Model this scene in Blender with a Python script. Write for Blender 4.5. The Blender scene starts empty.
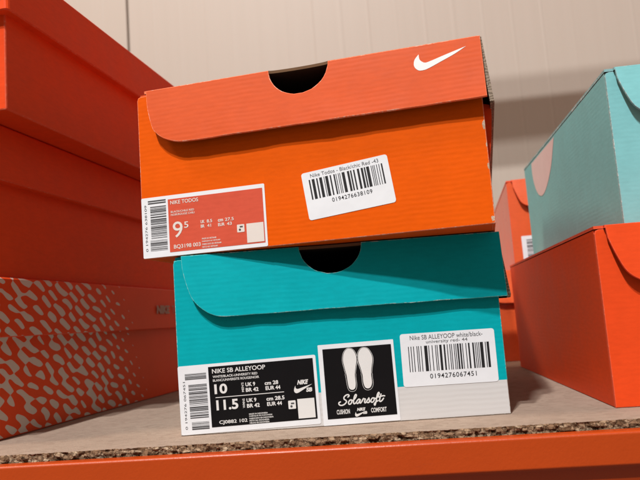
import bpy, bmesh, math, random
from math import sin, cos, pi, radians
from mathutils import Vector, Matrix, noise

S = bpy.context.scene
C = S.collection
mm = 0.001

# ------------------------------------------------------------------ camera
cam = bpy.data.cameras.new('camera')
camo = bpy.data.objects.new('camera', cam)
C.objects.link(camo)
cam.sensor_width = 36.0
cam.lens = 667.62 * 36.0 / 640.0
cam.clip_start = 0.01
cam.clip_end = 200.0
R = (Matrix.Rotation(0.118047, 3, 'Z') @ Matrix.Rotation(pi/2 + 0.122038, 3, 'X') @ Matrix.Rotation(-0.073995, 3, 'Z'))
camo.matrix_world = Matrix.Translation((0.137754, -0.415688, 0.069119)) @ R.to_4x4()
cam.dof.use_dof = True
cam.dof.focus_distance = 0.455
cam.dof.aperture_fstop = 15.0
S.camera = camo

# ------------------------------------------------------------------ world and lamps (two ceiling lamps and an added side fill)
W = bpy.data.worlds.new('World')
S.world = W
W.use_nodes = True
W.node_tree.nodes['Background'].inputs[0].default_value = (1.0, 0.82, 0.70, 1)
W.node_tree.nodes['Background'].inputs[1].default_value = 0.25

def lamp(name, loc, target, size, power, col):
    l = bpy.data.lights.new(name, 'AREA')
    l.shape = 'DISK'
    l.size = size
    l.energy = power
    l.color = col
    o = bpy.data.objects.new(name, l)
    C.objects.link(o)
    o.location = loc
    o.rotation_euler = (Vector(target) - Vector(loc)).to_track_quat('-Z', 'Y').to_euler()
    return o
lamp('ceiling_lamp_near', (-1.3, -5.9, 7.0), (0.1, 0.1, 0.1), 0.36, 445, (1.0, 0.98, 0.955))
lamp('ceiling_lamp_far', (-1.3, -4.9, 7.0), (0.1, 0.1, 0.1), 0.2, 575, (1.0, 0.98, 0.955))

lamp('side_fill_lamp', (-5.0, -1.5, 7.0), (0.1, 0.3, 0.1), 1.4, 300, (1.0, 0.76, 0.58))  # added warm fill: lifts the wall's shadow band and the left-facing sides

S.view_settings.view_transform = 'Standard'
S.view_settings.look = 'None'
S.view_settings.exposure = 0.0
S.view_settings.gamma = 1.0
S.render.engine = 'CYCLES'

# ------------------------------------------------------------------ materials
class NT:
    def __init__(self, name):
        self.m = bpy.data.materials.new(name)
        self.m.use_nodes = True
        self.t = self.m.node_tree
        self.b = self.t.nodes['Principled BSDF']
    def n(self, kind, **kw):
        x = self.t.nodes.new(kind)
        for k, v in kw.items():
            if k in x.inputs.keys() if hasattr(x.inputs, 'keys') else False:
                x.inputs[k].default_value = v
            else:
                setattr(x, k, v)
        return x
    def l(self, a, b): self.t.links.new(a, b)
    def mapping(self, scale=(1,1,1), rot=(0,0,0), loc=(0,0,0)):
        tc = self.n('ShaderNodeTexCoord')
        mp = self.n('ShaderNodeMapping')
        mp.inputs['Scale'].default_value = scale
        mp.inputs['Rotation'].default_value = rot
        mp.inputs['Location'].default_value = loc
        self.l(tc.outputs['Object'], mp.inputs['Vector'])
        return mp.outputs[0]
    def noise(self, vec, scale, detail=3, rough=0.55):
        x = self.n('ShaderNodeTexNoise')
        x.inputs['Scale'].default_value = scale
        x.inputs['Detail'].default_value = detail
        x.inputs['Roughness'].default_value = rough
        self.l(vec, x.inputs['Vector'])
        return x.outputs['Fac']
    def ramp(self, fac, stops):
        x = self.n('ShaderNodeValToRGB')
        e = x.color_ramp.elements
        e[0].position, e[0].color = stops[0][0], (*stops[0][1], 1)
        e[1].position, e[1].color = stops[-1][0], (*stops[-1][1], 1)
        for p, c in stops[1:-1]:
            k = e.new(p); k.color = (*c, 1)
        self.l(fac, x.inputs[0])
        return x.outputs[0]
    def math(self, op, a, b=None):
        x = self.n('ShaderNodeMath', operation=op)
        for i, v in enumerate((a, b)):
            if v is None: continue
            if isinstance(v, (int, float)): x.inputs[i].default_value = v
            else: self.l(v, x.inputs[i])
        return x.outputs[0]
    def mix(self, fac, a, b):
        x = self.n('ShaderNodeMix', data_type='RGBA')
        if isinstance(fac, (int, float)): x.inputs['Factor'].default_value = fac
        else: self.l(fac, x.inputs['Factor'])
        for v, k in ((a, 6), (b, 7)):
            if isinstance(v, tuple): x.inputs[k].default_value = (*v, 1)
            else: self.l(v, x.inputs[k])
        return x.outputs[2]
    def bump(self, h, strength, dist):
        x = self.n('ShaderNodeBump')
        x.inputs['Strength'].default_value = strength
        x.inputs['Distance'].default_value = dist
        self.l(h, x.inputs['Height'])
        self.l(x.outputs[0], self.b.inputs['Normal'])

def shade(c, k): return tuple(min(1.0, v*k) for v in c)

def card(name, col, rough=0.6, spec=0.08, flute=0.00006, pitch=0.0033, white_band=None, mottled=0.10):
    """printed corrugated cardboard: faint flutes showing through, mottled ink, fine grain"""
    k = NT(name)
    v = k.mapping()
    n1 = k.noise(v, 38, 4)
    n2 = k.noise(v, 900, 2)
    base = k.mix(n1, shade(col, 1-mottled), shade(col, 1+mottled))
    base = k.mix(k.math('MULTIPLY', n2, 0.25), base, shade(col, 0.86))
    # blotchy ink lay-down, drawn out along the flutes
    n3 = k.noise(k.mapping(scale=(130, 130, 420), loc=(4, 2, 6)), 1.0, 3, 0.6)
    bl = k.ramp(n3, [(0.33, (0.955,)*3), (0.67, (1.035,)*3)])
    mb = k.n('ShaderNodeMix', data_type='RGBA', blend_type='MULTIPLY')
    mb.inputs['Factor'].default_value = 1.0
    k.l(base, mb.inputs[6]); k.l(bl, mb.inputs[7])
    base = mb.outputs[2]
    # scuffs: sparse pale rubs
    vs = k.mapping(scale=(60, 60, 260))
    sc = k.noise(vs, 1.0, 5, 0.7)
    scm = k.ramp(sc, [(0.70, (0,0,0)), (0.80, (1,1,1))])
    pale = tuple(c*0.7+0.25 for c in col)
    base = k.mix(k.math('MULTIPLY', scm, 0.22), base, pale)
    if white_band:
        z, wc = white_band
        sx = k.n('ShaderNodeSeparateXYZ'); k.l(v, sx.inputs[0])
        f = k.math('LESS_THAN', sx.outputs['Z'], z)
        wcol = k.mix(n1, shade(wc, 0.95), wc)
        base = k.mix(f, base, wcol)
    k.l(base, k.b.inputs['Base Color'])
    rr = k.math('ADD', k.math('MULTIPLY', n1, 0.16), rough-0.08)
    k.l(rr, k.b.inputs['Roughness'])
    k.b.inputs['Specular IOR Level'].default_value = spec
    # flutes: stripes across z, slightly wobbled
    wv = k.n('ShaderNodeTexWave', wave_type='BANDS', bands_direction='Z')
    wv.inputs['Scale'].default_value = 0.314/pitch*1.0
    wv.inputs['Distortion'].default_value = 2.2
    wv.inputs['Detail'].default_value = 2.0
    wv.inputs['Detail Scale'].default_value = 0.6
    k.l(v, wv.inputs['Vector'])
    dn = k.noise(v, 24, 3)
    dd = k.noise(k.mapping(scale=(9, 9, 16), loc=(1, 2, 3)), 1.0, 2)
    fm = k.ramp(k.noise(k.mapping(scale=(16, 16, 34)), 1.0, 3, 0.6), [(0.36, (0.08,)*3), (0.66, (1, 1, 1))])
    h = k.math('ADD', k.math('MULTIPLY', k.math('MULTIPLY', wv.outputs['Fac'], fm), 0.85), k.math('MULTIPLY', dn, 5.0))
    h = k.math('ADD', h, k.math('MULTIPLY', dd, 16.0))
    h = k.math('ADD', h, k.math('MULTIPLY', n2, 0.16))
    k.bump(h, 0.85, flute)
    return k.m

def plain(name, col, rough=0.55, spec=0.3, scale=60, var=0.06, bumpd=0.0, bscale=600):
    k = NT(name)
    v = k.mapping()
    n1 = k.noise(v, scale, 4)
    k.l(k.mix(n1, shade(col, 1-var), shade(col, 1+var)), k.b.inputs['Base Color'])
    k.b.inputs['Roughness'].default_value = rough
    k.b.inputs['Specular IOR Level'].default_value = spec
    if bumpd: k.bump(k.noise(v, bscale, 3), 0.8, bumpd)
    return k.m

def worn(name, col, pale, lo=0.45, hi=0.62, scale=420, foot=None):
    """cut or folded cardboard edge: ink broken through to pale fibre in patches"""
    k = NT(name)
    v = k.mapping()
    f = k.noise(v, scale, 4, 0.65)
    f2 = k.ramp(f, [(lo, (0,0,0)), (hi, (1,1,1))])
    g = k.ramp(k.noise(v, 55, 2), [(0.42, (0.12,)*3), (0.62, (0.85,)*3)])
    f2 = k.math('MULTIPLY', f2, g)
    c = k.mix(f2, col, pale)
    if foot:
        sx = k.n('ShaderNodeSeparateXYZ'); k.l(v, sx.inputs[0])
        c = k.mix(k.math('LESS_THAN', sx.outputs['Z'], foot[0]), c, k.mix(f2, foot[1], pale))
    k.l(c, k.b.inputs['Base Color'])
    k.b.inputs['Roughness'].default_value = 0.8
    k.bump(f, 0.9, 0.0003)
    return k.m

ORANGE = (0.75, 0.098, 0.0)
BRICK = (0.80, 0.072, 0.013)
TEAL = (0.0, 0.375, 0.428)
PALETEAL = (0.20, 0.53, 0.56)
M = {}
M['orange'] = card('orange_card', ORANGE)
M['flap_orange'] = card('coated_orange_card', (0.61, 0.086, 0.019), rough=0.55, spec=0.13)
M['teal'] = card('teal_card', TEAL)
M['teal_white'] = card('teal_card_white_foot', TEAL, white_band=(0.0222, (0.62, 0.612, 0.615)))
M['brick'] = card('brick_orange_card', BRICK, rough=0.55, spec=0.1, flute=0.00003)
M['coral'] = card('coral_orange_card', (0.74, 0.11, 0.028), rough=0.30, spec=0.7, flute=0.00002)
M['paleteal'] = card('pale_teal_card', PALETEAL, spec=0.25, flute=0.00003)
M['palepink'] = plain('pale_pink_print', (0.72, 0.60, 0.60), 0.5)
M['kraft'] = card('kraft_inside', (0.16, 0.09, 0.05), rough=0.9, spec=0.1)
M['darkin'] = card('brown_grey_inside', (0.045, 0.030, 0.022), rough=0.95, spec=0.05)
M['edge_orange'] = worn('worn_orange_edge', (0.82, 0.17, 0.06), (0.80, 0.55, 0.43))
M['edge_teal'] = worn('worn_teal_edge', (0.02, 0.40, 0.42), (0.62, 0.72, 0.70))
M['edge_teal_white'] = worn('worn_teal_edge_white_foot', (0.02, 0.40, 0.42), (0.62, 0.68, 0.66), foot=(0.0222, (0.40, 0.34, 0.30)))
M['edge_brick'] = worn('worn_brick_edge', (0.78, 0.08, 0.02), (0.80, 0.30, 0.18), 0.5, 0.75)
M['edge_paleteal'] = worn('worn_pale_edge', (0.2, 0.42, 0.44), (0.7, 0.72, 0.70))
M['torn'] = worn('torn_paper', (0.42, 0.27, 0.17), (0.72, 0.62, 0.54), 0.4, 0.6, 900)
M['white_paper'] = plain('white_label_paper', (0.76, 0.785, 0.83), 0.45, 0.25, 30, 0.04, 0.0012, 24)
M['white_ink'] = plain('white_ink', (0.72, 0.72, 0.72), 0.5)
M['ivory_ink'] = plain('ivory_ink', (0.72, 0.66, 0.62), 0.5)
M['red_ink'] = card('coral_label_ink', (0.62, 0.088, 0.046), rough=0.5, spec=0.2, mottled=0.05, flute=0.00003)
M['black_ink'] = plain('black_label_ink', (0.0065, 0.006, 0.007), 0.45, 0.12, 50, 0.2)
M['black_print'] = plain('black_thermal_print', (0.012, 0.012, 0.014), 0.6)
M['grey_print'] = plain('grey_thermal_print', (0.06, 0.06, 0.065), 0.6)

def corrugated_edge():
    k = NT('corrugated_edge')
    v = k.mapping()
    wv = k.n('ShaderNodeTexWave', wave_type='BANDS', bands_direction='Z')
    wv.inputs['Scale'].default_value = 160
    wv.inputs['Distortion'].default_value = 7
    wv.inputs['Detail Scale'].default_value = 2.5
    k.l(v, wv.inputs['Vector'])
    k.l(k.ramp(wv.outputs['Fac'], [(0.2, (0.17, 0.125, 0.09)), (0.8, (0.36, 0.28, 0.21))]), k.b.inputs['Base Color'])
    k.b.inputs['Roughness'].default_value = 0.95
    return k.m
M['flute_edge'] = corrugated_edge()

def halftone():
    """brick card with a net of pale cells that breaks up into dashes towards the far end and the top"""
    k = NT('brick_card_cell_print')
    v = k.mapping()
    n1 = k.noise(v, 38, 4)
    base = k.mix(n1, shade(BRICK, 0.93), shade(BRICK, 1.07))
    k.b.inputs['Specular IOR Level'].default_value = 0.1
    tc = k.n('ShaderNodeTexCoord')
    sx = k.n('ShaderNodeSeparateXYZ'); k.l(tc.outputs['Object'], sx.inputs[0])
    Y, Z = sx.outputs['Y'], sx.outputs['Z']
    # warped lattice of cells: dashes far off, a net with oval holes near the front foot
    wa = k.math('SUBTRACT', k.noise(v, 34, 1), 0.5)
    wb = k.math('SUBTRACT', k.noise(k.mapping(loc=(3, 1, 2)), 34, 1), 0.5)
    Y2 = k.math('ADD', Y, k.math('MULTIPLY', wa, 0.013))
    Z2 = k.math('ADD', Z, k.math('MULTIPLY', wb, 0.008))
    p = k.math('MULTIPLY', k.math('ADD', Y2, k.math('MULTIPLY', Z2, 0.55)), 2*pi/0.0150)
    q = k.math('MULTIPLY', k.math('ADD', k.math('MULTIPLY', Z2, 1.0), k.math('MULTIPLY', Y2, 0.33)), 2*pi/0.0098)
    lat = k.math('MULTIPLY', k.math('ADD', k.math('COSINE', p), k.math('COSINE', q)), 0.5)
    th = k.math('DIVIDE', k.math('ADD', Y, k.math('ADD', k.math('MULTIPLY', Z, 0.55), -0.190)), 0.085)
    th = k.math('MAXIMUM', th, 0.10)
    # nearer the front the dashes run together into a flowing net
    near = k.ramp(k.math('ADD', Y, k.math('MULTIPLY', Z, 0.9)), [(0.135, (0.95,)*3), (0.245, (0, 0, 0))])
    wob = k.math('SUBTRACT', k.noise(k.mapping(scale=(1, 55, 75), rot=(0.5, 0, 0), loc=(7, 3, 1)), 1.0, 1), 0.5)
    lat = k.math('ADD', lat, k.math('MULTIPLY', k.math('MULTIPLY', wob, near), 2.6))
    d = k.math('SUBTRACT', lat, th)
    f = k.ramp(d, [(0.0, (0,0,0)), (0.06, (1,1,1))])
    k.l(k.mix(f, base, (0.68, 0.55, 0.48)), k.b.inputs['Base Color'])
    k.b.inputs['Roughness'].default_value = 0.45
    return k.m
M['cells'] = halftone()

# ------------------------------------------------------------------ mesh helpers
def obj(name, bm, mats, parent=None, loc=None, rot=None, smooth=False):
    me = bpy.data.meshes.new(name)
    bm.normal_update()
    bm.to_mesh(me); bm.free()
    o = bpy.data.objects.new(name, me)
    C.objects.link(o)
    for m in (mats if isinstance(mats, (list, tuple)) else [mats]):
        me.materials.append(m)
    if parent: o.parent = parent
    if loc: o.location = loc
    if rot: o.rotation_euler = rot
    if smooth:
        for p in me.polygons: p.use_smooth = True
    return o

def tag(o, label, cat, group=None, kind=None):
    o['label'] = label; o['category'] = cat
    if group: o['group'] = group
    if kind: o['kind'] = kind
    return o

def thing(name, loc, rz, label, cat, group=None):
    o = bpy.data.objects.new(name, None)
    o.empty_display_size = 0.02
    C.objects.link(o)
    o.location = loc; o.rotation_euler = (0, 0, rz)
    return tag(o, label, cat, group)

def slab(bm, x0, x1, y0, y1, z0, z1, mi=0, bev=0.0006, bmi=None):
    g = bmesh.ops.create_cube(bm, size=1.0)
    vs = g['verts']
    for v in vs:
        v.co = Vector((x0 if v.co.x < 0 else x1, y0 if v.co.y < 0 else y1, z0 if v.co.z < 0 else z1))
    fs = set(f for v in vs for f in v.link_faces)
    for f in fs: f.material_index = mi
    if bev:
        es = list(set(e for v in vs for e in v.link_edges))
        r = bmesh.ops.bevel(bm, geom=es, offset=bev, segments=2, profile=0.5, affect='EDGES')
        if bmi is not None:
            for f in r['faces']: f.material_index = bmi

def prism(bm, pts, to3, thick, mi_front=0, mi_edge=1, mi_back=2, bev=0.0):
    """pts: outline (a,b); to3(a,b,t) -> Vector, t=0 front face, t=thick back face"""
    n = len(pts)
    fr = [bm.verts.new(to3(a, b, 0)) for a, b in pts]
    bk = [bm.verts.new(to3(a, b, thick)) for a, b in pts]
    f1 = bm.faces.new(fr); f1.material_index = mi_front
    f2 = bm.faces.new(bk[::-1]); f2.material_index = mi_back
    sides = []
    for i in range(n):
        j = (i+1) % n
        f = bm.faces.new((fr[j], fr[i], bk[i], bk[j])); f.material_index = mi_edge
        sides.append(f)
    allf = [f1, f2] + sides
    bmesh.ops.recalc_face_normals(bm, faces=allf)
    if bev:
        es = [e for e in f1.edges]
        r = bmesh.ops.bevel(bm, geom=es, offset=bev, segments=2, profile=0.6, affect='EDGES')
        for f in r['faces']: f.material_index = mi_edge
    return f1

def smooth_poly(keys, sub=6, closed=False):
    """Catmull-Rom through keys"""
    out = []
    n = len(keys)
    rng = n if closed else n-1
    for i in range(rng):
        p = [keys[(i+k) % n] if closed else keys[max(0, min(n-1, i+k))] for k in (-1, 0, 1, 2)]
        for s in range(sub):
            t = s/sub
            q = []
            for a in range(2):
                p0, p1, p2, p3 = (p[k][a] for k in range(4))
                q.append(0.5*((2*p1)+(-p0+p2)*t+(2*p0-5*p1+4*p2-p3)*t*t+(-p0+3*p1-3*p2+p3)*t**3))
            out.append(tuple(q))
    if not closed: out.append(tuple(keys[-1]))
    return out

def arc(cx, cy, r, a0, a1, n=20, ry=None):
    ry = r if ry is None else ry
    return [(cx+r*cos(a0+(a1-a0)*i/n), cy+ry*sin(a0+(a1-a0)*i/n)) for i in range(n+1)]

# ------------------------------------------------------------------ lettering helpers (millimetre frames)
class Frame:
    """flat print frame: (u,v) in mm on a plane of the parent; out = outward direction"""
    def __init__(self, origin, ux, vy, out):
        self.o, self.ux, self.vy, self.out = Vector(origin), Vector(ux), Vector(vy), Vector(out)
    def __call__(self, u, v, h=0.0):
        return self.o + self.ux*(u*mm) + self.vy*(v*mm) + self.out*(h*mm)
    def turned(self, ang, u0=0, v0=0):
        c, s = cos(ang), sin(ang)
        return Frame(self(u0, v0), self.ux*c+self.vy*s, self.vy*c-self.ux*s, self.out)

_tc = {}
def text_geo(s, bold=0.0, spacing=1.0):
    key = (s, bold, spacing)
    if key in _tc: return _tc[key]
    cu = bpy.data.curves.new('tmp_text', 'FONT')
    cu.body = s; cu.size = 1.0; cu.offset = bold; cu.resolution_u = 4; cu.space_character = spacing
    o = bpy.data.objects.new('tmp_text', cu)
    C.objects.link(o)
    dg = bpy.context.evaluated_depsgraph_get()
    me = bpy.data.meshes.new_from_object(o.evaluated_get(dg))
    vs = [(v.co.x, v.co.y) for v in me.vertices]
    fs = [tuple(p.vertices) for p in me.polygons]
    bpy.data.objects.remove(o); bpy.data.curves.remove(cu); bpy.data.meshes.remove(me)
    _tc[key] = (vs, fs)
    return vs, fs

def put_text(bm, F, s, u0, v0, u1, v1, bold=0.0, h=0.0, slant=0.0, mi=0, turn=False, spacing=1.0):
    vs, fs = text_geo(s, bold, spacing)
    xs = [p[0] for p in vs]; ys = [p[1] for p in vs]
    ax, bx, ay, by = min(xs), max(xs), min(ys), max(ys)
    out = []
    for x, y in vs:
        fx, fy = (x-ax)/(bx-ax), (y-ay)/(by-ay)
        if turn:  # reads upward, rotated a quarter turn
            u, v = u1+(u0-u1)*fy, v0+(v1-v0)*fx
        else:
            u, v = u0+(u1-u0)*fx + slant*fy*(v1-v0), v0+(v1-v0)*fy
        out.append(bm.verts.new(F(u, v, h)))
    for f in fs:
        try:
            q = bm.faces.new([out[i] for i in f]); q.material_index = mi
        except ValueError: pass

def put_poly(bm, F, pts, h=0.0, mi=0):
    f = bm.faces.new([bm.verts.new(F(u, v, h)) for u, v in pts]); f.material_index = mi
    return f

def put_rect(bm, F, u0, v0, u1, v1, h=0.0, mi=0):
    put_poly(bm, F, [(u0, v0), (u1, v0), (u1, v1), (u0, v1)], h, mi)

def rrect(u0, v0, u1, v1, r=1.5, n=5):
    return (arc(u1-r, v0+r, r, -pi/2, 0, n) + arc(u1-r, v1-r, r, 0, pi/2, n) +
            arc(u0+r, v1-r, r, pi/2, pi, n) + arc(u0+r, v0+r, r, pi, 1.5*pi, n))

def put_stroke(bm, F, pts, w, h=0.0, mi=0):
    """ribbon of width w along pts with round ends; pieces step up a hair so crossings never coincide"""
    n = len(pts)
    L, Rr = [], []
    for i in range(n):
        a = pts[max(0, i-1)]; b = pts[min(n-1, i+1)]
        dx, dy = b[0]-a[0], b[1]-a[1]
        d = math.hypot(dx, dy) or 1
        nx, ny = -dy/d*w/2, dx/d*w/2
        hh = h + 0.00002*i
        L.append(bm.verts.new(F(pts[i][0]+nx, pts[i][1]+ny, hh)))
        Rr.append(bm.verts.new(F(pts[i][0]-nx, pts[i][1]-ny, hh)))
    for i in range(n-1):
        f = bm.faces.new((L[i], Rr[i], Rr[i+1], L[i+1])); f.material_index = mi
    for k in (0, n-1):
        put_poly(bm, F, arc(pts[k][0], pts[k][1], w/2, 0, 2*pi*11/12, 11), h+0.03+0.001*k, mi)

def barcode(bm, F, u0, v0, u1, v1, seed, modules=95, h=0.0, vertical=False, mi=0, dens=0.5):
    rnd = random.Random(seed)
    pos = 0
    widths = []
    while pos < modules:
        b = rnd.choice([1, 1, 1, 2, 2, 3, 4]); g = rnd.choice([1, 1, 1, 2, 2, 3])
        widths.append((pos, min(b, modules-pos))); pos += b+g
    for p, b in widths:
        a0, a1 = p/modules, (p+b*0.92)/modules
        if vertical:
            put_rect(bm, F, u0, v0+(v1-v0)*a0, u1, v0+(v1-v0)*a1, h, mi)
        else:
            put_rect(bm, F, u0+(u1-u0)*a0, v0, u0+(u1-u0)*a1, v1, h, mi)

def swoosh_pts():
    """tick emblem outline, unit width, tip at (1,0)"""
    low = smooth_poly([(1.0, 0.0), (0.6, -0.205), (0.30, -0.365), (0.16, -0.415), (0.075, -0.405), (0.012, -0.34), (0.0, -0.25), (0.03, -0.14), (0.095, -0.02)], 6)
    up = smooth_poly([(0.095, -0.02), (0.088, -0.10), (0.115, -0.175), (0.20, -0.205), (0.33, -0.18), (0.62, -0.10), (1.0, 0.0)], 6)
    return low + up[1:-1]

def put_swoosh(bm, F, u, v, width, h=0.0, tall=1.0, mi=0, rise=0.0):
    put_poly(bm, F, [(u+x*width, v+y*width*tall+rise*(x-1)*width) for x, y in swoosh_pts()], h, mi)

def sheet(name, F, pts, mat, parent, h0=0.05, th=0.2, edge=None):
    bm = bmesh.new()
    prism(bm, pts, lambda a, b, t: F(a, b, h0+th-t/mm), th*mm, 0, 0, 0)
    return obj(name, bm, [mat], parent)

# ------------------------------------------------------------------ the wall behind
wall = thing('warehouse_wall', (0, 2.2, -1.6), 0.0, 'pale beige ribbed panel wall behind the stacks of boxes', 'wall')
def wall_mat():
    k = NT('beige_coated_steel')
    v = k.mapping()
    st = k.noise(k.mapping(scale=(9, 1, 0.25)), 3.0, 4, 0.6)
    n1 = k.noise(v, 3, 3)
    c = k.mix(st, (0.455, 0.395, 0.34), (0.49, 0.43, 0.378))
    c = k.mix(k.math('MULTIPLY', n1, 0.3), c, (0.45, 0.38, 0.325))
    k.l(c, k.b.inputs['Base Color'])
    k.b.inputs['Roughness'].default_value = 0.5
    k.b.inputs['Specular IOR Level'].default_value = 0.3
    return k.m
M['wall'] = wall_mat()
bm = bmesh.new()
prof = []
x = -4.0
seams = [-0.931 + 2.3*i for i in range(-2, 4)]
rib = 0.1137
xs = -0.931 - rib*27
rnd = random.Random(5)
while xs < 4.2:
    is_seam = any(abs(xs-s) < 0.02 for s in seams)
    if is_seam:
        prof += [(xs-0.006, 0), (xs-0.0035, 0.02), (xs+0.0035, 0.02), (xs+0.006, 0)]
    else:
        a = rnd.choice([0.0002, 0.0004, 0.0006])
        w = rnd.choice([0.004, 0.007, 0.011])
        prof += [(xs-w, 0), (xs-w*0.3, -a), (xs+w*0.3, -a), (xs+w, 0)]
    xs += rib
lo = [bm.verts.new((px, py, 0)) for px, py in prof]
hi = [bm.verts.new((px, py, 5.5)) for px, py in prof]
for i in range(len(prof)-1):
    bm.faces.new((lo[i], lo[i+1], hi[i+1], hi[i]))
obj('panel', bm, M['wall'], wall)
# unseen bar and brackets, added above the frame to cast the wall's brown shadow band
bm = bmesh.new()
slab(bm, -3.0, 4.0, -0.82, -0.78, 1.6+1.347, 1.6+1.555, 0, 0.004)
for bx in (-1.6, 1.9, 3.6):
    slab(bm, bx, bx+0.04, -0.78, -0.002, 1.6+1.43, 1.6+1.47, 0, 0.003)
obj('shadow_rail', bm, M['brick'], wall)

# ------------------------------------------------------------------ the shelf
shelf = thing('rack_shelf', (0, -0.0044, 0), radians(1.5), 'chipboard shelf with crumbly cut edge on an orange steel beam', 'shelf')
def board_top():
    k = NT('chipboard_face')
    v = k.mapping()
    n0 = k.noise(v, 7, 4, 0.6); n1 = k.noise(v, 60, 5, 0.65); n2 = k.noise(v, 800, 3)
    vo = k.n('ShaderNodeTexVoronoi'); vo.inputs['Scale'].default_value = 300
    wv = k.mapping(scale=(0.7, 1.0, 1.0)); k.l(wv, vo.inputs['Vector'])
    sp = k.n('ShaderNodeSeparateColor'); k.l(vo.outputs['Color'], sp.inputs[0])
    c = k.mix(n1, (0.265, 0.192, 0.148), (0.41, 0.312, 0.246))
    c = k.mix(k.math('MULTIPLY', sp.outputs[0], 0.55), c, (0.43, 0.335, 0.262))
    c = k.mix(k.ramp(sp.outputs[1], [(0.80, (0,0,0)), (0.88, (0.35,0.35,0.35))]), c, (0.20, 0.14, 0.10))
    c = k.mix(k.ramp(n0, [(0.38, (0,0,0)), (0.72, (0.6,0.6,0.6))]), c, (0.245, 0.175, 0.135))
    c = k.mix(k.math('MULTIPLY', n2, 0.35), c, (0.38, 0.30, 0.245))
    k.l(c, k.b.inputs['Base Color'])
    k.b.inputs['Roughness'].default_value = 0.85
    k.b.inputs['Specular IOR Level'].default_value = 0.15
    k.bump(k.math('ADD', k.math('ADD', n1, sp.outputs[2]), k.math('MULTIPLY', n2, 1.2)), 0.8, 0.0004)
    return k.m
def board_edge():
    k = NT('chipboard_cut_edge')
    v = k.mapping(scale=(0.55, 1, 1.25))
    n1 = k.noise(v, 330, 4, 0.7)
    vo = k.n('ShaderNodeTexVoronoi'); vo.inputs['Scale'].default_value = 430; k.l(v, vo.inputs['Vector'])
    vd = k.n('ShaderNodeTexVoronoi', feature='DISTANCE_TO_EDGE'); vd.inputs['Scale'].default_value = 430; k.l(v, vd.inputs['Vector'])
    sp = k.n('ShaderNodeSeparateColor'); k.l(vo.outputs['Color'], sp.inputs[0])
    c = k.ramp(sp.outputs[0], [(0.0, (0.115, 0.062, 0.033)), (0.4, (0.235, 0.142, 0.085)), (0.8, (0.33, 0.225, 0.145)), (1.0, (0.44, 0.33, 0.23))])
    c = k.mix(k.ramp(vd.outputs['Distance'], [(0.02, (0.75,)*3), (0.10, (0, 0, 0))]), c, (0.05, 0.025, 0.013))
    c = k.mix(k.ramp(n1, [(0.34, (0.9,)*3), (0.46, (0, 0, 0))]), c, (0.03, 0.015, 0.008))
    k.l(c, k.b.inputs['Base Color'])
    k.b.inputs['Roughness'].default_value = 0.95
    k.b.inputs['Specular IOR Level'].default_value = 0.1
    k.bump(k.math('ADD', n1, sp.outputs[1]), 1.0, 0.0012)
    return k.m
M['board'] = board_top(); M['chips'] = board_edge()
bm = bmesh.new()
x0, x1 = -0.75, 0.95
NX, NZ = 2100, 16
rows = []
back = []
for i in range(NX+1):
    xx = x0 + (x1-x0)*i/NX
    ragged = 0.0016*noise.noise(Vector((xx*110, 3.1, 0))) + 0.0013*noise.noise(Vector((xx*420, 7.7, 0)))
    col = []
    for j in range(NZ+1):
        z = -0.022*j/NZ
        c = Vector((xx*330, 0.0, z*520))
        cell = noise.cell(c*1.0)
        dis = 0.0020*noise.noise(Vector((xx*170, 1.7, z*420))) + 0.0014*noise.noise(Vector((xx*700, 9.2, z*900))) + 0.0010*(cell-0.5)
        if j == 0:
            yy = 0.0006 + ragged
            zz = -0.0002 + 0.0003*noise.noise(Vector((xx*500, 2, 2)))
        else:
            yy = dis + (0.0007 if j == 1 else 0)
            zz = z + 0.0004*noise.noise(Vector((xx*600, 5, z*900)))
        col.append(bm.verts.new((xx, yy, zz)))
    rows.append(col)
for i in range(NX):
    for j in range(NZ):
        f = bm.faces.new((rows[i][j], rows[i][j+1], rows[i+1][j+1], rows[i+1][j])); f.material_index = 1
mid = [bm.verts.new((rows[i][0].co.x, 0.0055, 0)) for i in range(NX+1)]
for i in range(NX):
    f = bm.faces.new((rows[i][0], rows[i+1][0], mid[i+1], mid[i])); f.material_index = 0
a, b = bm.verts.new((x0, 1.1, 0)), bm.verts.new((x1, 1.1, 0))
f = bm.faces.new([*mid, b, a]); f.material_index = 0
c, d = bm.verts.new((x0, 1.1, -0.022)), bm.verts.new((x1, 1.1, -0.022))
f = bm.faces.new((a, b, d, c)); f.material_index = 1
f = bm.faces.new([*[r[NZ] for r in rows][::-1], c, d]); f.material_index = 1
bmesh.ops.recalc_face_normals(bm, faces=bm.faces[:])
obj('board', bm, [M['board'], M['chips']], shelf)

def beam_mat():
    k = NT('orange_powder_coat')
    v = k.mapping()
    n1 = k.noise(v, 30, 4); n2 = k.noise(v, 500, 3)
    c = k.mix(n1, (0.41, 0.045, 0.0015), (0.48, 0.055, 0.002))
    sc = k.noise(k.mapping(scale=(30, 200, 200)), 1.0, 5, 0.7)
    c = k.mix(k.math('MULTIPLY', k.ramp(sc, [(0.68, (0,0,0)), (0.76, (1,1,1))]), 0.35), c, (0.34, 0.045, 0.012))
    k.l(c, k.b.inputs['Base Color'])
    k.b.inputs['Roughness'].default_value = 0.36
    k.b.inputs['Specular IOR Level'].default_value = 0.5
    k.bump(n2, 0.5, 0.00022)
    return k.m
M['beam'] = beam_mat()
bm = bmesh.new()
pr = [(-0.0025, -0.0048)] + [( -0.0092-0.0018*sin(t), -0.0066+0.0018*cos(t)) for t in [i*pi/16 for i in range(9)]] + \
     [(-0.011-0.0000, -0.0215)] + [(-0.0095-0.0015*cos(t), -0.0222-0.0015*sin(t)) for t in [i*pi/12 for i in range(7)]] + \
     [(-0.0035, -0.0245), (-0.003, -0.026), (-0.003, -0.11), (0.03, -0.11), (0.03, -0.024), (-0.0025, -0.023)]
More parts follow.
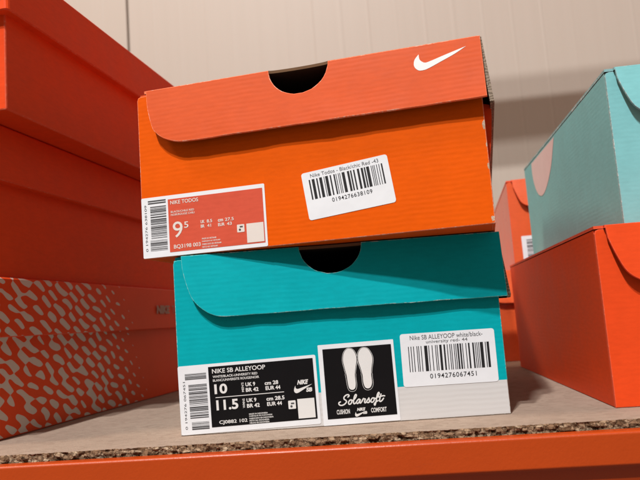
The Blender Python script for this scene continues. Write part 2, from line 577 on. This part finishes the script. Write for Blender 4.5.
vsA = [bm.verts.new((x0-0.2, y, z)) for y, z in pr]
vsB = [bm.verts.new((x1+0.2, y, z)) for y, z in pr]
for i in range(len(pr)):
    j = (i+1) % len(pr)
    bm.faces.new((vsA[i], vsA[j], vsB[j], vsB[i]))
bm.faces.new(vsA[::-1]); bm.faces.new(vsB)
bmesh.ops.recalc_face_normals(bm, faces=bm.faces[:])
obj('beam', bm, M['beam'], shelf, smooth=False)

# ------------------------------------------------------------------ hinged-lid shoe box
def hinge_box(t, Wd, D, H, mbody, mlid, medge, flap, phi, hole=None, side=None, topz=0.002, seed=1.0):
    """front faces -y of the thing t. flap: outline points (u,w) mm, w down the flap from its top fold,
       without the hole; hole=(u0,u1,depth) mm cut out of the fold; side: outline (y,drop) mm of the right lid ear"""
    T = 0.002
    bedge, medge = medge if isinstance(medge, tuple) else (medge, medge)
    bm = bmesh.new()
    if hole:
        u0, u1, dep = hole
        e = 1.5
        top = [(0, H-0.003)] + [(0.0008, H-0.0008), (0.003, H)] + [(a*mm, H-b*mm) for a, b in
              arc((u0+u1)/2, 0, (u1-u0)/2+e, pi, 0, 20, ry=dep-1.0)] + [(Wd-0.001, H), (Wd, H-0.001)]
        outline = [(0, 0)] + top + [(Wd, 0)]
    else:
        outline = [(0, 0), (0, H-0.003), (0.0008, H-0.0008), (0.003, H), (Wd-0.001, H), (Wd, H-0.001), (Wd, 0)]
    prism(bm, outline, lambda a, b, tt: Vector((a, tt, b)), T, 0, 1, 2, 0.0005)
    slab(bm, 0, T, T, D, 0, H, 0, 0.0005, 1)
    slab(bm, Wd-T, Wd, T, D, 0, H, 0, 0.0005, 1)
    slab(bm, T, Wd-T, D-T, D, 0, H, 0, 0.0005, 1)
    slab(bm, T, Wd-T, T, D-T, 0, T, 0, 0)
    # dark sheet added inside so the hole looks into shade
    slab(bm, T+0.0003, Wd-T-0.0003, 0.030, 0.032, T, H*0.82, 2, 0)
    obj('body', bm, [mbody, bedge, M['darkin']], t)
    # lid: top panel with its flap and ear as sub-parts
    bm = bmesh.new()
    zt = H + 0.0003
    if hole:
        u0, u1, dep = hole
        tp = [(-0.0002, D+0.0005), (Wd+0.0005, D+0.0005), (Wd+0.0005, -0.0030)] + \
             [(a*mm, b*mm-0.003) for a, b in arc((u0+u1)/2, 0, (u1-u0)/2, 0, pi, 16, ry=2.0)] + [(0.0075, -0.0030), (0.0075, 0.003), (0.0006, 0.004)]
    else:
        tp = [(-0.0002, D+0.0005), (Wd+0.0005, D+0.0005), (Wd+0.0005, -0.0030), (0.006, -0.0030), (0.006, 0.0), (-0.0002, 0.0)]
    prism(bm, tp, lambda a, b, tt: Vector((a, b, zt+topz-tt)), topz, 0, 1, 2, 0.0)
    if hole:
        for f in bm.faces:
            c = f.calc_center_median()
            if c.y < -0.0005 and hole[0]*mm < c.x < hole[1]*mm and abs(f.normal.z) < 0.5: f.material_index = 3
            elif c.x < 0.0065 and c.y < 0.01: f.material_index = 0
    lid = obj('lid', bm, [mlid, medge, M['darkin'], M['kraft']], t)
    pts = list(flap)
    bm = bmesh.new()
    cp, sp = cos(phi), sin(phi)
    o3 = Vector((0, -0.0031, zt+topz))
    def to3(a, b, tt):
        # the card bows a little between the fold and the free edge, which waves
        k_ = max(0.0, b/44.0)
        bow = -0.0011*k_*k_*(noise.noise(Vector((a*0.021+seed*7.3, b*0.02, seed))) + 0.35*noise.noise(Vector((a*0.075, seed*3.1, b*0.03))))
        db = 0.45*k_*noise.noise(Vector((a*0.045, seed*5.7, 2.0))) + 0.16*k_*noise.noise(Vector((a*0.31, seed*5.7, 2.0)))
        b = b + db
        return o3 + Vector((a*mm, (-sp*b*mm) + cp*tt + bow, -cp*b*mm - sp*tt))
    prism(bm, pts, lambda a, b, tt: Vector((a*mm, tt, -b*mm)), 0.0018, 0, 1, 2, 0.0004)
    xmax = max(p[0] for p in pts)
    for i in range(1, int(xmax/4)+1):
        bmesh.ops.bisect_plane(bm, geom=bm.verts[:]+bm.edges[:]+bm.faces[:], plane_co=(i*4*mm, 0, 0), plane_no=(1, 0, 0))
    for i in range(1, 8):
        bmesh.ops.bisect_plane(bm, geom=bm.verts[:]+bm.edges[:]+bm.faces[:], plane_co=(0, 0, -i*6*mm), plane_no=(0, 0, 1))
    for v in bm.verts:
        v.co = to3(v.co.x/mm, -v.co.z/mm, v.co.y)
    obj('front_flap', bm, [mlid, medge, M['darkin']], lid)
    if side:
        bm = bmesh.new()
        ang, outl = side[:2]
        ca, sa = cos(ang), sin(ang)
        oo = Vector((Wd+0.0006, -0.0008, zt+topz-0.0002))
        prism(bm, outl, lambda a, b, tt: oo + Vector((sa*b*mm + ca*(0.0026-tt), a*mm, -ca*b*mm + sa*(0.0026-tt))), 0.0026, 0, 1, 2)
        if len(side) > 2:   # ear tucked behind the front corner, bulging out below the flap
            g = [(0.3, 40), (5.2, 41.5), (4.7, 50), (3.4, 62), (1.4, 74), (0.3, 79)]
            prism(bm, g, lambda a, b, tt: Vector((Wd + a*mm, 0.0130+tt, zt+topz-b*mm)), 0.02, 0, 0, 0)
        obj('side_flap', bm, [M['brick'] if mlid is M['flap_orange'] else mlid, M['flute_edge'], M['darkin']], lid)
    return lid, to3, Vector((0, -cp, sp))

def flap_outline(Wd, left, keys, hole, bottom, right):
    """clockwise from the top-left of the flap, w positive downwards (mm)"""
    pts = [(left, 0.0)]
    pts += smooth_poly(keys, 5)
    pts += [((keys[-1][0]+right[0])/2, bottom+0.1), (right[0], right[1]), (right[0]-0.4, 0.0)]
    if hole:
        u0, u1, dep = hole
        n = 22
        a = arc((u0+u1)/2, 0, (u1-u0)/2, 0, pi, n, ry=dep)
        # a torn nick at the lower left of the hole
        a = [(x + 0.35*noise.noise(Vector((x*1.3, y*1.3, 4))), max(0, y + 0.35*noise.noise(Vector((x*1.1, y, 9))))) for x, y in a]
        pts += a
    return pts

BOXG = 'shoe boxes on the shelf'
# ---- lower (teal) box
tl = thing('shoe_box', (-0.0184, 0.0286, 0.0002), 0.0808, 'teal shoe box with white foot and black size label under the orange box', 'shoe box', BOXG)
holeL = (88.0, 130.6, 19.5)
fo = flap_outline(220, 6.4, [(7.0, 9), (9.5, 19.7), (13.9, 31.0), (21.9, 39.0), (30.6, 43.0), (42, 43.6)], holeL, 43.2, (224.5, 44.0))
lidL, flL, nL = hinge_box(tl, 0.220, 0.33, 0.1185, M['teal_white'], M['teal'], (M['edge_teal_white'], M['edge_teal']), fo, radians(4.5), holeL,
      side=(radians(6.5), [(0, 0), (0, 43), (3, 45), (60, 44), (300, 42), (300, 0)]), seed=2.4)
# ---- upper (orange) box
tu = thing('shoe_box', (-0.0408, 0.0325, 0.1218), -0.1192, 'bright orange shoe box with white tick on its flap, atop the teal box', 'shoe box', BOXG)
holeU = (101.3, 143.2, 20.4)
fo = flap_outline(240.5, 8.6, [(9.3, 6), (10.4, 14.2), (14.2, 28.3), (17.3, 33.2), (23.4, 38.2), (33.2, 42.1), (43, 42.7)], holeU, 42.4, (243.3, 42.3))
lidU, flU, nU = hinge_box(tu, 0.2405, 0.33, 0.1180, M['orange'], M['flap_orange'], M['edge_orange'], fo, radians(8), holeU,
      side=(radians(5.0), [(0, 0), (0, 43.0), (1.5, 44), (300, 42), (300, 0)], True))

# tick on the orange flap
bm = bmesh.new()
def FlapU(u, v, h=0.0): return flU(u, v, 0) + nU*(h*mm)
k = 33.5/168
raw = smooth_poly([(468,85),(430,112),(385,139),(345,162),(326,169),(312,169),(302,160),(299,148),(303,131),(317,112)], 5) + \
      smooth_poly([(317,112),(318,128),(324,137),(336,142),(356,135),(400,115),(468,85)], 5)[1:-1]
put_poly(bm, lambda u, v, h=0.0: Vector((u, v, 0.0)), [(200.2+(x-300)*k, 13.5+((y-150)+0.165*(x-300))*k) for x, y in raw], 0.22)
for i in range(48, 60):
    bmesh.ops.bisect_plane(bm, geom=bm.verts[:]+bm.edges[:]+bm.faces[:], plane_co=(i*4, 0, 0), plane_no=(1, 0, 0))
for i in range(1, 4):
    bmesh.ops.bisect_plane(bm, geom=bm.verts[:]+bm.edges[:]+bm.faces[:], plane_co=(0, i*6, 0), plane_no=(0, 1, 0))
for v in bm.verts:
    v.co = FlapU(v.co.x, v.co.y, 0.14)
bmesh.ops.triangulate(bm, faces=bm.faces[:])
obj('tick_emblem', bm, M['white_ink'], lidU)

# ---- size label of the orange box
FU = Frame((0, 0, 0), (1, 0, 0), (0, 0, 1), (0, -1, 0))
lab = sheet('size_label', FU, rrect(0.15, 0.35, 92.2, 43.2, 0.9), M['white_paper'], tu)
sheet('printed_panel', FU, rrect(20.6, 3.0, 90.6, 40.4, 0.25), M['red_ink'], lab, 0.3, 0.06)
bm = bmesh.new()
H1 = 0.50
put_text(bm, FU, 'NIKE TODOS', 22.5, 36.5, 43.6, 39.2, 0.012, H1)
put_text(bm, FU, 'BLACK/CHILE RED', 22.6, 30.5, 40.2, 31.9, 0.012, H1)
put_text(bm, FU, 'NOIR/ROUGE CHILI', 22.6, 28.4, 40.4, 29.8, 0.012, H1)
put_text(bm, FU, '9', 23.6, 12.8, 31.0, 24.0, 0.004, H1)
put_text(bm, FU, '5', 32.2, 18.9, 35.4, 23.3, 0.010, H1)
put_text(bm, FU, 'UK', 44.6, 20.8, 47.6, 23.0, 0.03, H1); put_text(bm, FU, '8.5', 49.2, 20.8, 53.2, 23.0, 0.02, H1)
put_text(bm, FU, 'BR', 44.6, 17.7, 47.4, 19.9, 0.03, H1); put_text(bm, FU, '41', 49.4, 17.7, 52.2, 19.9, 0.01, H1)
put_text(bm, FU, 'cm', 57.4, 20.5, 61.2, 22.3, 0.03, H1); put_text(bm, FU, '27.5', 62.6, 20.5, 69.0, 22.7, 0.015, H1)
put_text(bm, FU, 'EUR', 57.4, 17.4, 62.2, 19.6, 0.03, H1); put_text(bm, FU, '43', 63.8, 17.4, 67.4, 19.6, 0.015, H1)
put_text(bm, FU, 'BQ3198 003', 23.8, 4.7, 43.8, 7.9, 0.012, H1)
for i, s in enumerate(['MADE IN VIETNAM', 'FABRIQUE AU VIETNAM', 'FABRICADO EN VIETNAM', 'FEITO NO VIETNAM']):
    put_text(bm, FU, s, 45.0, 9.5-1.95*i, 45.0+len(s)*0.70, 10.6-1.95*i, 0.02, H1)
put_poly(bm, FU, rrect(71.0, 11.7, 76.3, 17.0, 0.5), H1)
put_rect(bm, FU, 77.8, 3.9, 90.0, 17.0, H1)
obj('lettering', bm, M['ivory_ink'], lab)
bm = bmesh.new()
barcode(bm, FU, 6.0, 5.0, 19.0, 12.5, 3, 30, 0.34, True)
barcode(bm, FU, 6.8, 13.8, 19.0, 24.5, 4, 42, 0.34, True)
barcode(bm, FU, 6.8, 24.9, 19.0, 36.6, 5, 46, 0.34, True)
barcode(bm, FU, 5.2, 38.4, 19.0, 41.0, 6, 10, 0.34, True)
put_text(bm, FU, '0 194276 638109', 2.4, 5.0, 4.1, 38.0, 0.0, 0.34, turn=True)
obj('barcode', bm, M['grey_print'], lab)
bm = bmesh.new()
put_poly(bm, FU, arc(73.0, 13.4, 0.8, 0, 2*pi*11/12, 11), 0.56); put_rect(bm, FU, 73.0, 14.9, 75.2, 15.9, 0.56)
obj('carton_symbol', bm, M['grey_print'], lab)

# torn spots on the right edge of the orange box where the ink layer is gone
for u_, v_, w_, h_, sd in ((239.6, 63.0, 1.3, 4.2, 1), (239.9, 36.5, 1.0, 3.0, 2), (239.2, 3.2, 1.5, 2.2, 3), (240.0, 50.0, 0.6, 2.0, 4)):
    bm = bmesh.new()
    put_poly(bm, FU, [(min(240.35, u_+w_*cos(q)*(0.7+0.5*noise.noise(Vector((cos(q)*1.7, sin(q)*1.7, sd))))), v_+h_*sin(q)*(0.7+0.5*noise.noise(Vector((cos(q)*2.1, sin(q)*2.1, sd+5))))) for q in [i*2*pi/22 for i in range(22)]], 0.03)
    obj('torn_spot', bm, M['torn'], tu)

# ---- shop sticker of the orange box, stuck on crooked
ang = radians(5.8)
FS = Frame((0.1221, 0, 0.0143), (cos(ang), 0, sin(ang)), (-0.115, 0, 0.9934), (0, -1, 0))
stk = sheet('price_sticker', FS, rrect(0, 0, 58.7, 32.3, 1.8), M['white_paper'], tu, 0.06, 0.2)
bm = bmesh.new()
put_text(bm, FS, 'Nike Todos - Black/chic Red -43', 6.0, 28.2, 52.5, 30.7, 0.0, 0.34)
obj('lettering', bm, M['grey_print'], stk)
bm = bmesh.new()
barcode(bm, FS, 4.4, 13.4, 55.2, 27.0, 11, 98, 0.34)
put_text(bm, FS, '0194276638109', 17.6, 9.0, 44.8, 11.8, 0.008, 0.34, spacing=1.15)
obj('barcode', bm, M['black_print'], stk)

# ---- size label of the teal box
FL0 = Frame((0, 0, 0), (1, 0, 0), (0, 0, 1), (0, -1, 0))
FL = FL0.turned(radians(0.9), 0.6, 0.4)
lab = sheet('size_label', FL, rrect(0, 0, 94.0, 45.6, 1.2), M['white_paper'], tl)
sheet('printed_panel', FL, rrect(20.8, 3.6, 92.0, 43.6, 0.25), M['black_ink'], lab, 0.3, 0.06)
bm = bmesh.new()
G = Frame(FL(-0.6, 0.4), FL.ux, FL.vy, FL.out)
put_text(bm, G, 'NIKE SB ALLEYOOP', 24.0, 38.6, 60.2, 41.6, 0.014, H1)
put_text(bm, G, 'WHITE/BLACK-UNIVERSITY RED', 24.2, 35.6, 54.6, 37.2, 0.014, H1)
put_text(bm, G, 'BLANC/UNIVERSITE ROUGE/NOIR', 24.2, 33.1, 55.6, 34.7, 0.014, H1)
put_text(bm, G, '10', 24.8, 24.8, 33.5, 31.4, 0.03, H1)
put_text(bm, G, "MEN'S", 43.2, 24.8, 44.8, 31.0, 0.01, H1, turn=True)
put_text(bm, G, 'UK 9', 46.0, 28.2, 52.6, 30.8, 0.03, H1); put_text(bm, G, 'BR 42', 46.0, 24.6, 54.6, 27.2, 0.03, H1)
put_text(bm, G, 'cm 28', 59.0, 28.0, 68.2, 30.6, 0.03, H1); put_text(bm, G, 'EUR 44', 59.4, 24.6, 69.4, 27.2, 0.03, H1)
put_rect(bm, G, 25.2, 22.3, 71.6, 22.75, H1)
put_text(bm, G, '11.5', 25.4, 14.0, 40.2, 20.7, 0.03, H1)
put_text(bm, G, 'WMNS', 43.2, 14.2, 44.8, 20.4, 0.01, H1, turn=True)
put_text(bm, G, 'UK 9', 46.0, 17.7, 52.6, 20.3, 0.03, H1); put_text(bm, G, 'BR 42', 46.0, 14.1, 54.6, 16.7, 0.03, H1)
put_text(bm, G, 'cm 28.5', 59.4, 17.6, 71.6, 20.2, 0.03, H1); put_text(bm, G, 'EUR 44', 59.6, 14.1, 69.6, 16.7, 0.03, H1)
put_text(bm, G, 'CJ0882 102', 26.6, 4.4, 45.6, 7.3, 0.014, H1)
for i, s in enumerate(['MADE IN INDONESIA', 'FABRIQUE EN INDONESIE', 'FABRICADO EN INDONESIA', 'FEITO NA INDONESIA', 'HECHO EN INDONESIA']):
    put_text(bm, G, s, 47.0, 9.4-1.45*i, 47.0+len(s)*0.74, 10.35-1.45*i, 0.02, H1)
put_poly(bm, G, rrect(73.8, 10.9, 78.8, 16.4, 0.5), H1)
put_rect(bm, G, 80.0, 4.2, 91.4, 17.0, H1)
# tick with the maker's word and the two letters
put_swoosh(bm, G, 78.4, 26.2, 12.6, H1, 1.0)
put_text(bm, G, 'NIKE', 80.8, 26.4, 87.6, 29.4, 0.05, H1+0.03, slant=0.28)
put_text(bm, G, 'SB', 86.4, 21.2, 90.4, 24.0, 0.05, H1+0.03, slant=0.2)
obj('lettering', bm, M['white_ink'], lab)
bm = bmesh.new()
barcode(bm, FL, 7.4, 3.0, 19.2, 8.2, 23, 22, 0.34, True)
barcode(bm, FL, 6.6, 10.5, 19.2, 20.5, 24, 40, 0.34, True)
barcode(bm, FL, 6.6, 21.0, 19.2, 32.8, 25, 46, 0.34, True)
barcode(bm, FL, 4.6, 36.2, 19.2, 40.6, 26, 18, 0.34, True)
put_text(bm, FL, '0 194276 067451', 3.0, 3.5, 4.5, 35.0, 0.0, 0.34, turn=True)
obj('barcode', bm, M['grey_print'], lab)
bm = bmesh.new()
put_poly(bm, G, arc(75.8, 12.6, 0.8, 0, 2*pi*11/12, 11), 0.56); put_rect(bm, G, 75.6, 14.0, 77.8, 15.0, 0.56)
obj('carton_symbol', bm, M['grey_print'], lab)

# ---- insole label of the teal box
FP = FL0.turned(radians(0.5), 96.3, 0.3)
lab = sheet('insole_label', FP, rrect(0, 0, 51.0, 53.2, 0.5), M['white_paper'], tl)
sheet('printed_panel', FP, rrect(3.0, 4.0, 49.2, 50.2, 0.2), M['black_ink'], lab, 0.3, 0.06)
bm = bmesh.new()
def P(lx, ly): return (3.0+lx/7.45, 50.2-ly/7.55)
soleL = [(134, 6), (152, 14), (165, 40), (166, 68), (158, 105), (152, 140), (153, 180), (148, 204), (135, 212), (120, 205), (114, 180), (111, 140), (104, 100), (99, 62), (106, 28), (120, 10)]
soleR = [(210, 8), (228, 16), (243, 45), (246, 72), (238, 108), (233, 145), (234, 182), (226, 204), (212, 211), (198, 204), (191, 180), (190, 142), (183, 105), (175, 70), (178, 34), (193, 12)]
def ring(bm, F, pts, w, h):
    n = len(pts)
    cx = sum(p[0] for p in pts)/n; cy = sum(p[1] for p in pts)/n
    o, i_ = [], []
    for k in range(n):
        a, b = pts[k-1], pts[(k+1) % n]
        d = math.hypot(b[0]-a[0], b[1]-a[1]) or 1
        nx, ny = (b[1]-a[1])/d, -(b[0]-a[0])/d
        if nx*(pts[k][0]-cx)+ny*(pts[k][1]-cy) < 0: nx, ny = -nx, -ny
        o.append(bm.verts.new(F(pts[k][0]+nx*w, pts[k][1]+ny*w, h))); i_.append(bm.verts.new(F(*pts[k], h)))
    for k in range(n):
        j = (k+1) % n
        bm.faces.new((o[k], o[j], i_[j], i_[k]))
for sole in (soleL, soleR):
    sp_ = smooth_poly([P(*q) for q in sole], 5, True)
    put_poly(bm, FP, sp_, H1)
    n = len(sp_); cx = sum(q[0] for q in sp_)/n; cy = sum(q[1] for q in sp_)/n
    ol = []
    for (a, b) in sp_:
        heel = 1.0 if b < cy else 0.65
        ol.append((cx+(a-cx)*(1.10 + (0.12 if b < cy-3 else 0)), cy-0.4+(b-cy)*1.045))
    ring(bm, FP, ol, 0.2, H1)
# script word, drawn as pen strokes. unit: x-height = 1
def script(bm, F, strokes, u, v, sc, w, slant, h):
    for i, (dx, pts) in enumerate(strokes):
        q = [(u+(x+dx+slant*y)*sc, v+y*sc+0.012*(x+dx)*sc) for x, y in smooth_poly(pts, 7)]
        put_stroke(bm, F, q, w, h+0.04*(i % 3))
loop_o = [(0.75,0.95),(0.35,0.98),(0.05,0.55),(0.15,0.08),(0.5,0.0),(0.82,0.4),(0.75,0.95),(0.9,0.85),(1.2,0.8)]
strokes = [
 (0.0, [(-1.0,0.75),(-1.35,0.55),(-1.2,0.1),(-0.6,-0.12),(0.1,0.1),(0.5,0.65),(0.25,1.05),(-0.15,1.3),(-0.25,1.8),(0.2,2.25),(0.75,2.3),(0.95,2.0),(0.7,1.75)]),
 (1.0, loop_o),
 (2.05, [(0.0,0.75),(0.5,1.3),(0.72,1.95),(0.5,2.2),(0.25,1.7),(0.2,0.6),(0.35,0.05),(0.7,0.1),(0.95,0.4)]),
 (3.0, [(0.85,0.85),(0.45,1.0),(0.05,0.5),(0.2,0.02),(0.55,0.15),(0.88,0.9),(0.82,0.3),(1.0,0.02),(1.3,0.35)]),
 (4.3, [(0.0,0.35),(0.3,1.05),(0.42,0.95),(0.8,0.9),(0.68,0.4),(0.8,0.02),(1.05,0.1),(1.25,0.4)]),
 (5.45, [(0.0,0.3),(0.35,0.8),(0.5,1.1),(0.62,0.7),(0.75,0.25),(0.5,-0.02),(0.15,0.1),(0.55,0.02),(1.0,0.3)]),
 (6.5, loop_o),
 (7.6, [(0.0,0.75),(0.5,1.2),(0.78,1.9),(0.6,2.2),(0.35,1.7),(0.25,0.4),(0.15,-0.6),(0.0,-0.75),(-0.12,-0.45),(0.2,-0.05),(0.7,0.25)]),
 (8.5, [(0.35,1.75),(0.2,0.8),(0.2,0.15),(0.5,0.0),(0.85,0.3),(1.1,0.7)]),
 (7.9, [(0.0,1.1),(0.6,1.12),(1.4,1.3),(1.9,1.25)]),
]
u_, v_ = P(86, 282)
script(bm, FP, strokes, u_, v_, 2.72, 0.82, 0.22, H1)
a = P(47, 328); b = P(112, 305); put_text(bm, FP, 'CUSHION', a[0], a[1], b[0], b[1], 0.022, H1)
a = P(217, 331); b = P(294, 308); put_text(bm, FP, 'COMFORT', a[0], a[1], b[0], b[1], 0.022, H1)
a = P(136, 320); put_swoosh(bm, FP, a[0], a[1], 8.0, H1, 1.0)
a = P(147, 318); b = P(186, 303); put_text(bm, FP, 'NIKE', a[0], a[1], b[0], b[1], 0.05, H1+0.03, slant=0.28)
a = P(176, 335); b = P(196, 322); put_text(bm, FP, 'SB', a[0], a[1], b[0], b[1], 0.05, H1+0.03, slant=0.2)
obj('lettering', bm, M['white_ink'], lab)

# ---- shop sticker of the teal box
FT = FL0.turned(radians(-0.3), 151.3, 21.8)
stk = sheet('price_sticker', FT, rrect(0, 0, 62.9, 35.0, 1.8), M['white_paper'], tl, 0.06, 0.2)
bm = bmesh.new()
put_text(bm, FT, 'Nike SB ALLEYOOP white/black-', 6.6, 30.6, 55.0, 33.6, 0.0, 0.34)
put_text(bm, FT, 'university red- 44', 17.2, 27.2, 44.8, 30.0, 0.0, 0.34)
obj('lettering', bm, M['grey_print'], stk)
bm = bmesh.new()
barcode(bm, FT, 4.9, 9.6, 60.0, 26.4, 31, 98, 0.34)
put_text(bm, FT, '0194276067451', 18.0, 4.6, 48.8, 7.8, 0.008, 0.34, spacing=1.15)
obj('barcode', bm, M['black_print'], stk)

# ------------------------------------------------------------------ left stack: three lift-off-lid boxes, long side to the right
def long_box(name, off, z, Hh, label, mbody, mlid, drop=0.0455, Wb=0.235, Lb=0.365, y0=0.025):
    sa_ = -0.0827
    loc = Vector((-0.1656, 0, z)) + Matrix.Rotation(sa_, 3, 'Z') @ Vector((off, y0, 0))
    t = thing(name, loc, sa_, label, 'shoe box', BOXG)
    bm = bmesh.new()
    slab(bm, -Wb+0.004, -0.004, 0.004, Lb-0.004, 0, Hh-0.004, 0, 0.0012, 1)
    obj('body', bm, [mbody, M['edge_brick']], t)
    # lid: flared shell, top 1.5 mm proud
    bm = bmesh.new()
    fl = 0.0042
    def ringz(g, zz, r=0.003):
        p = rrect((-Wb-g)/mm, (-g)/mm, g/mm, (Lb+g)/mm, r/mm, 3)
        return [bm.verts.new((a*mm, b*mm, zz)) for a, b in p]
    prof = [(-0.006, Hh-drop), (fl-0.0016, Hh-drop), (fl, Hh-drop+0.0005), (0.0008, Hh-0.0016), (-0.0003, Hh-0.0003), (-0.002, Hh)]
    rs = [ringz(g, zz) for g, zz in prof]
    n = len(rs[0])
    for k in range(len(rs)-1):
        for i in range(n):
            j = (i+1) % n
            f = bm.faces.new((rs[k][i], rs[k][j], rs[k+1][j], rs[k+1][i]))
            f.material_index = 1 if k in (1, 4) else 0
    bm.faces.new(rs[-1])
    bmesh.ops.recalc_face_normals(bm, faces=bm.faces[:])
    lid = obj('lid', bm, [mlid, M['edge_brick']], t)
    return t, lid
s1, lid1 = long_box('shoe_box', 0.0, 0.0002, 0.1205, 'dark orange shoe box with pale cell print at the foot of the left stack', M['cells'], M['cells'])
s2, _ = long_box('shoe_box', -0.001, 0.1210, 0.1190, 'plain dark orange shoe box in the middle of the left stack', M['brick'], M['brick'])
s3, _ = long_box('shoe_box', 0.029, 0.2404, 0.1185, 'plain dark orange shoe box jutting out at the top of the left stack', M['brick'], M['brick'])
FLd = Frame((0.0036, 0.281, 0.0915), (0, 1, 0), (0, 0, 1), (1, 0, 0))
bm = bmesh.new()
put_text(bm, FLd, 'NIKE', 0, 0, 33, 9.5, 0.06, 0.4, slant=0.1)
put_text(bm, FLd, 'TODOS', 40, 0, 84, 9.5, 0.0, 0.4)
obj('lettering', bm, plain('dull_print', (0.42, 0.26, 0.20), 0.6), lid1)

# ------------------------------------------------------------------ right side boxes
def std_flap(W_, drop=43, left=6.5):
    return flap_outline(W_, left, [(left+0.6, 9), (left+4, 20.5), (left+9, 32.1), (left+17, drop-4.5), (left+26, drop-0.6), (left+36, drop)], None, drop, (W_+1.5, drop+0.5))
tr = thing('shoe_box', (0.2673-0.0003, 0.4006-0.355, 0.0002), 0.0031, 'burnt orange shoe box at the right edge, carrying the pale teal box', 'shoe box', BOXG)
hinge_box(tr, 0.225, 0.355, 0.1165, M['brick'], M['brick'], M['edge_brick'], std_flap(225), radians(8), None)
tt = thing('shoe_box', (0.2995, 0.425-0.34, 0.1194), 0.0, 'pale greyish teal shoe box with a pink-white curved print, on the right orange box', 'shoe box', BOXG)
hinge_box(tt, 0.215, 0.34, 0.1175, M['paleteal'], M['paleteal'], M['edge_paleteal'], std_flap(215), radians(8), None)
# curved print hanging from the top edge of its long side
bm = bmesh.new()
cur = [(0.3779,0.2348),(0.3791,0.2241),(0.3763,0.2136),(0.3695,0.2036),(0.3594,0.1956),(0.3466,0.1909),(0.3332,0.1903),(0.3196,0.1929),(0.3036,0.1988),(0.2889,0.2069),(0.2774,0.2152),(0.2670,0.2257),(0.2580,0.2348)]
sm = smooth_poly(cur, 4)
bm.faces.new([bm.verts.new((-0.0002, y-0.085, z-0.1194)) for y, z in sm])
obj('curved_print', bm, M['palepink'], tt)

tb0 = thing('shoe_box', (0.232, 0.4960, 0.0002), -0.12, 'coral orange shoe box on the shelf in the gap beside the teal box', 'shoe box', BOXG)
hinge_box(tb0, 0.225, 0.33, 0.1162, M['coral'], M['coral'], M['edge_brick'], std_flap(225), radians(6), None)
tb = thing('shoe_box', (0.2855, 0.4819, 0.1188), -0.0729, 'coral orange shoe box with white label, half hidden behind the pale teal box', 'shoe box', BOXG)
hinge_box(tb, 0.225, 0.33, 0.1155, M['coral'], M['coral'], M['edge_brick'], std_flap(225, 42, 7), radians(8), None)
FB = Frame((0, 0, 0), (1, 0, 0), (0, 0, 1), (0, -1, 0))
lab = sheet('size_label', FB, rrect(11.5, 2.0, 95, 42.5, 1.0), M['white_paper'], tb)
bm = bmesh.new()
barcode(bm, FB, 17.5, 5, 31, 38, 41, 90, 0.34, True)
put_rect(bm, FB, 34.0, 5.0, 92, 39.5, 0.34)
obj('barcode', bm, M['grey_print'], lab)
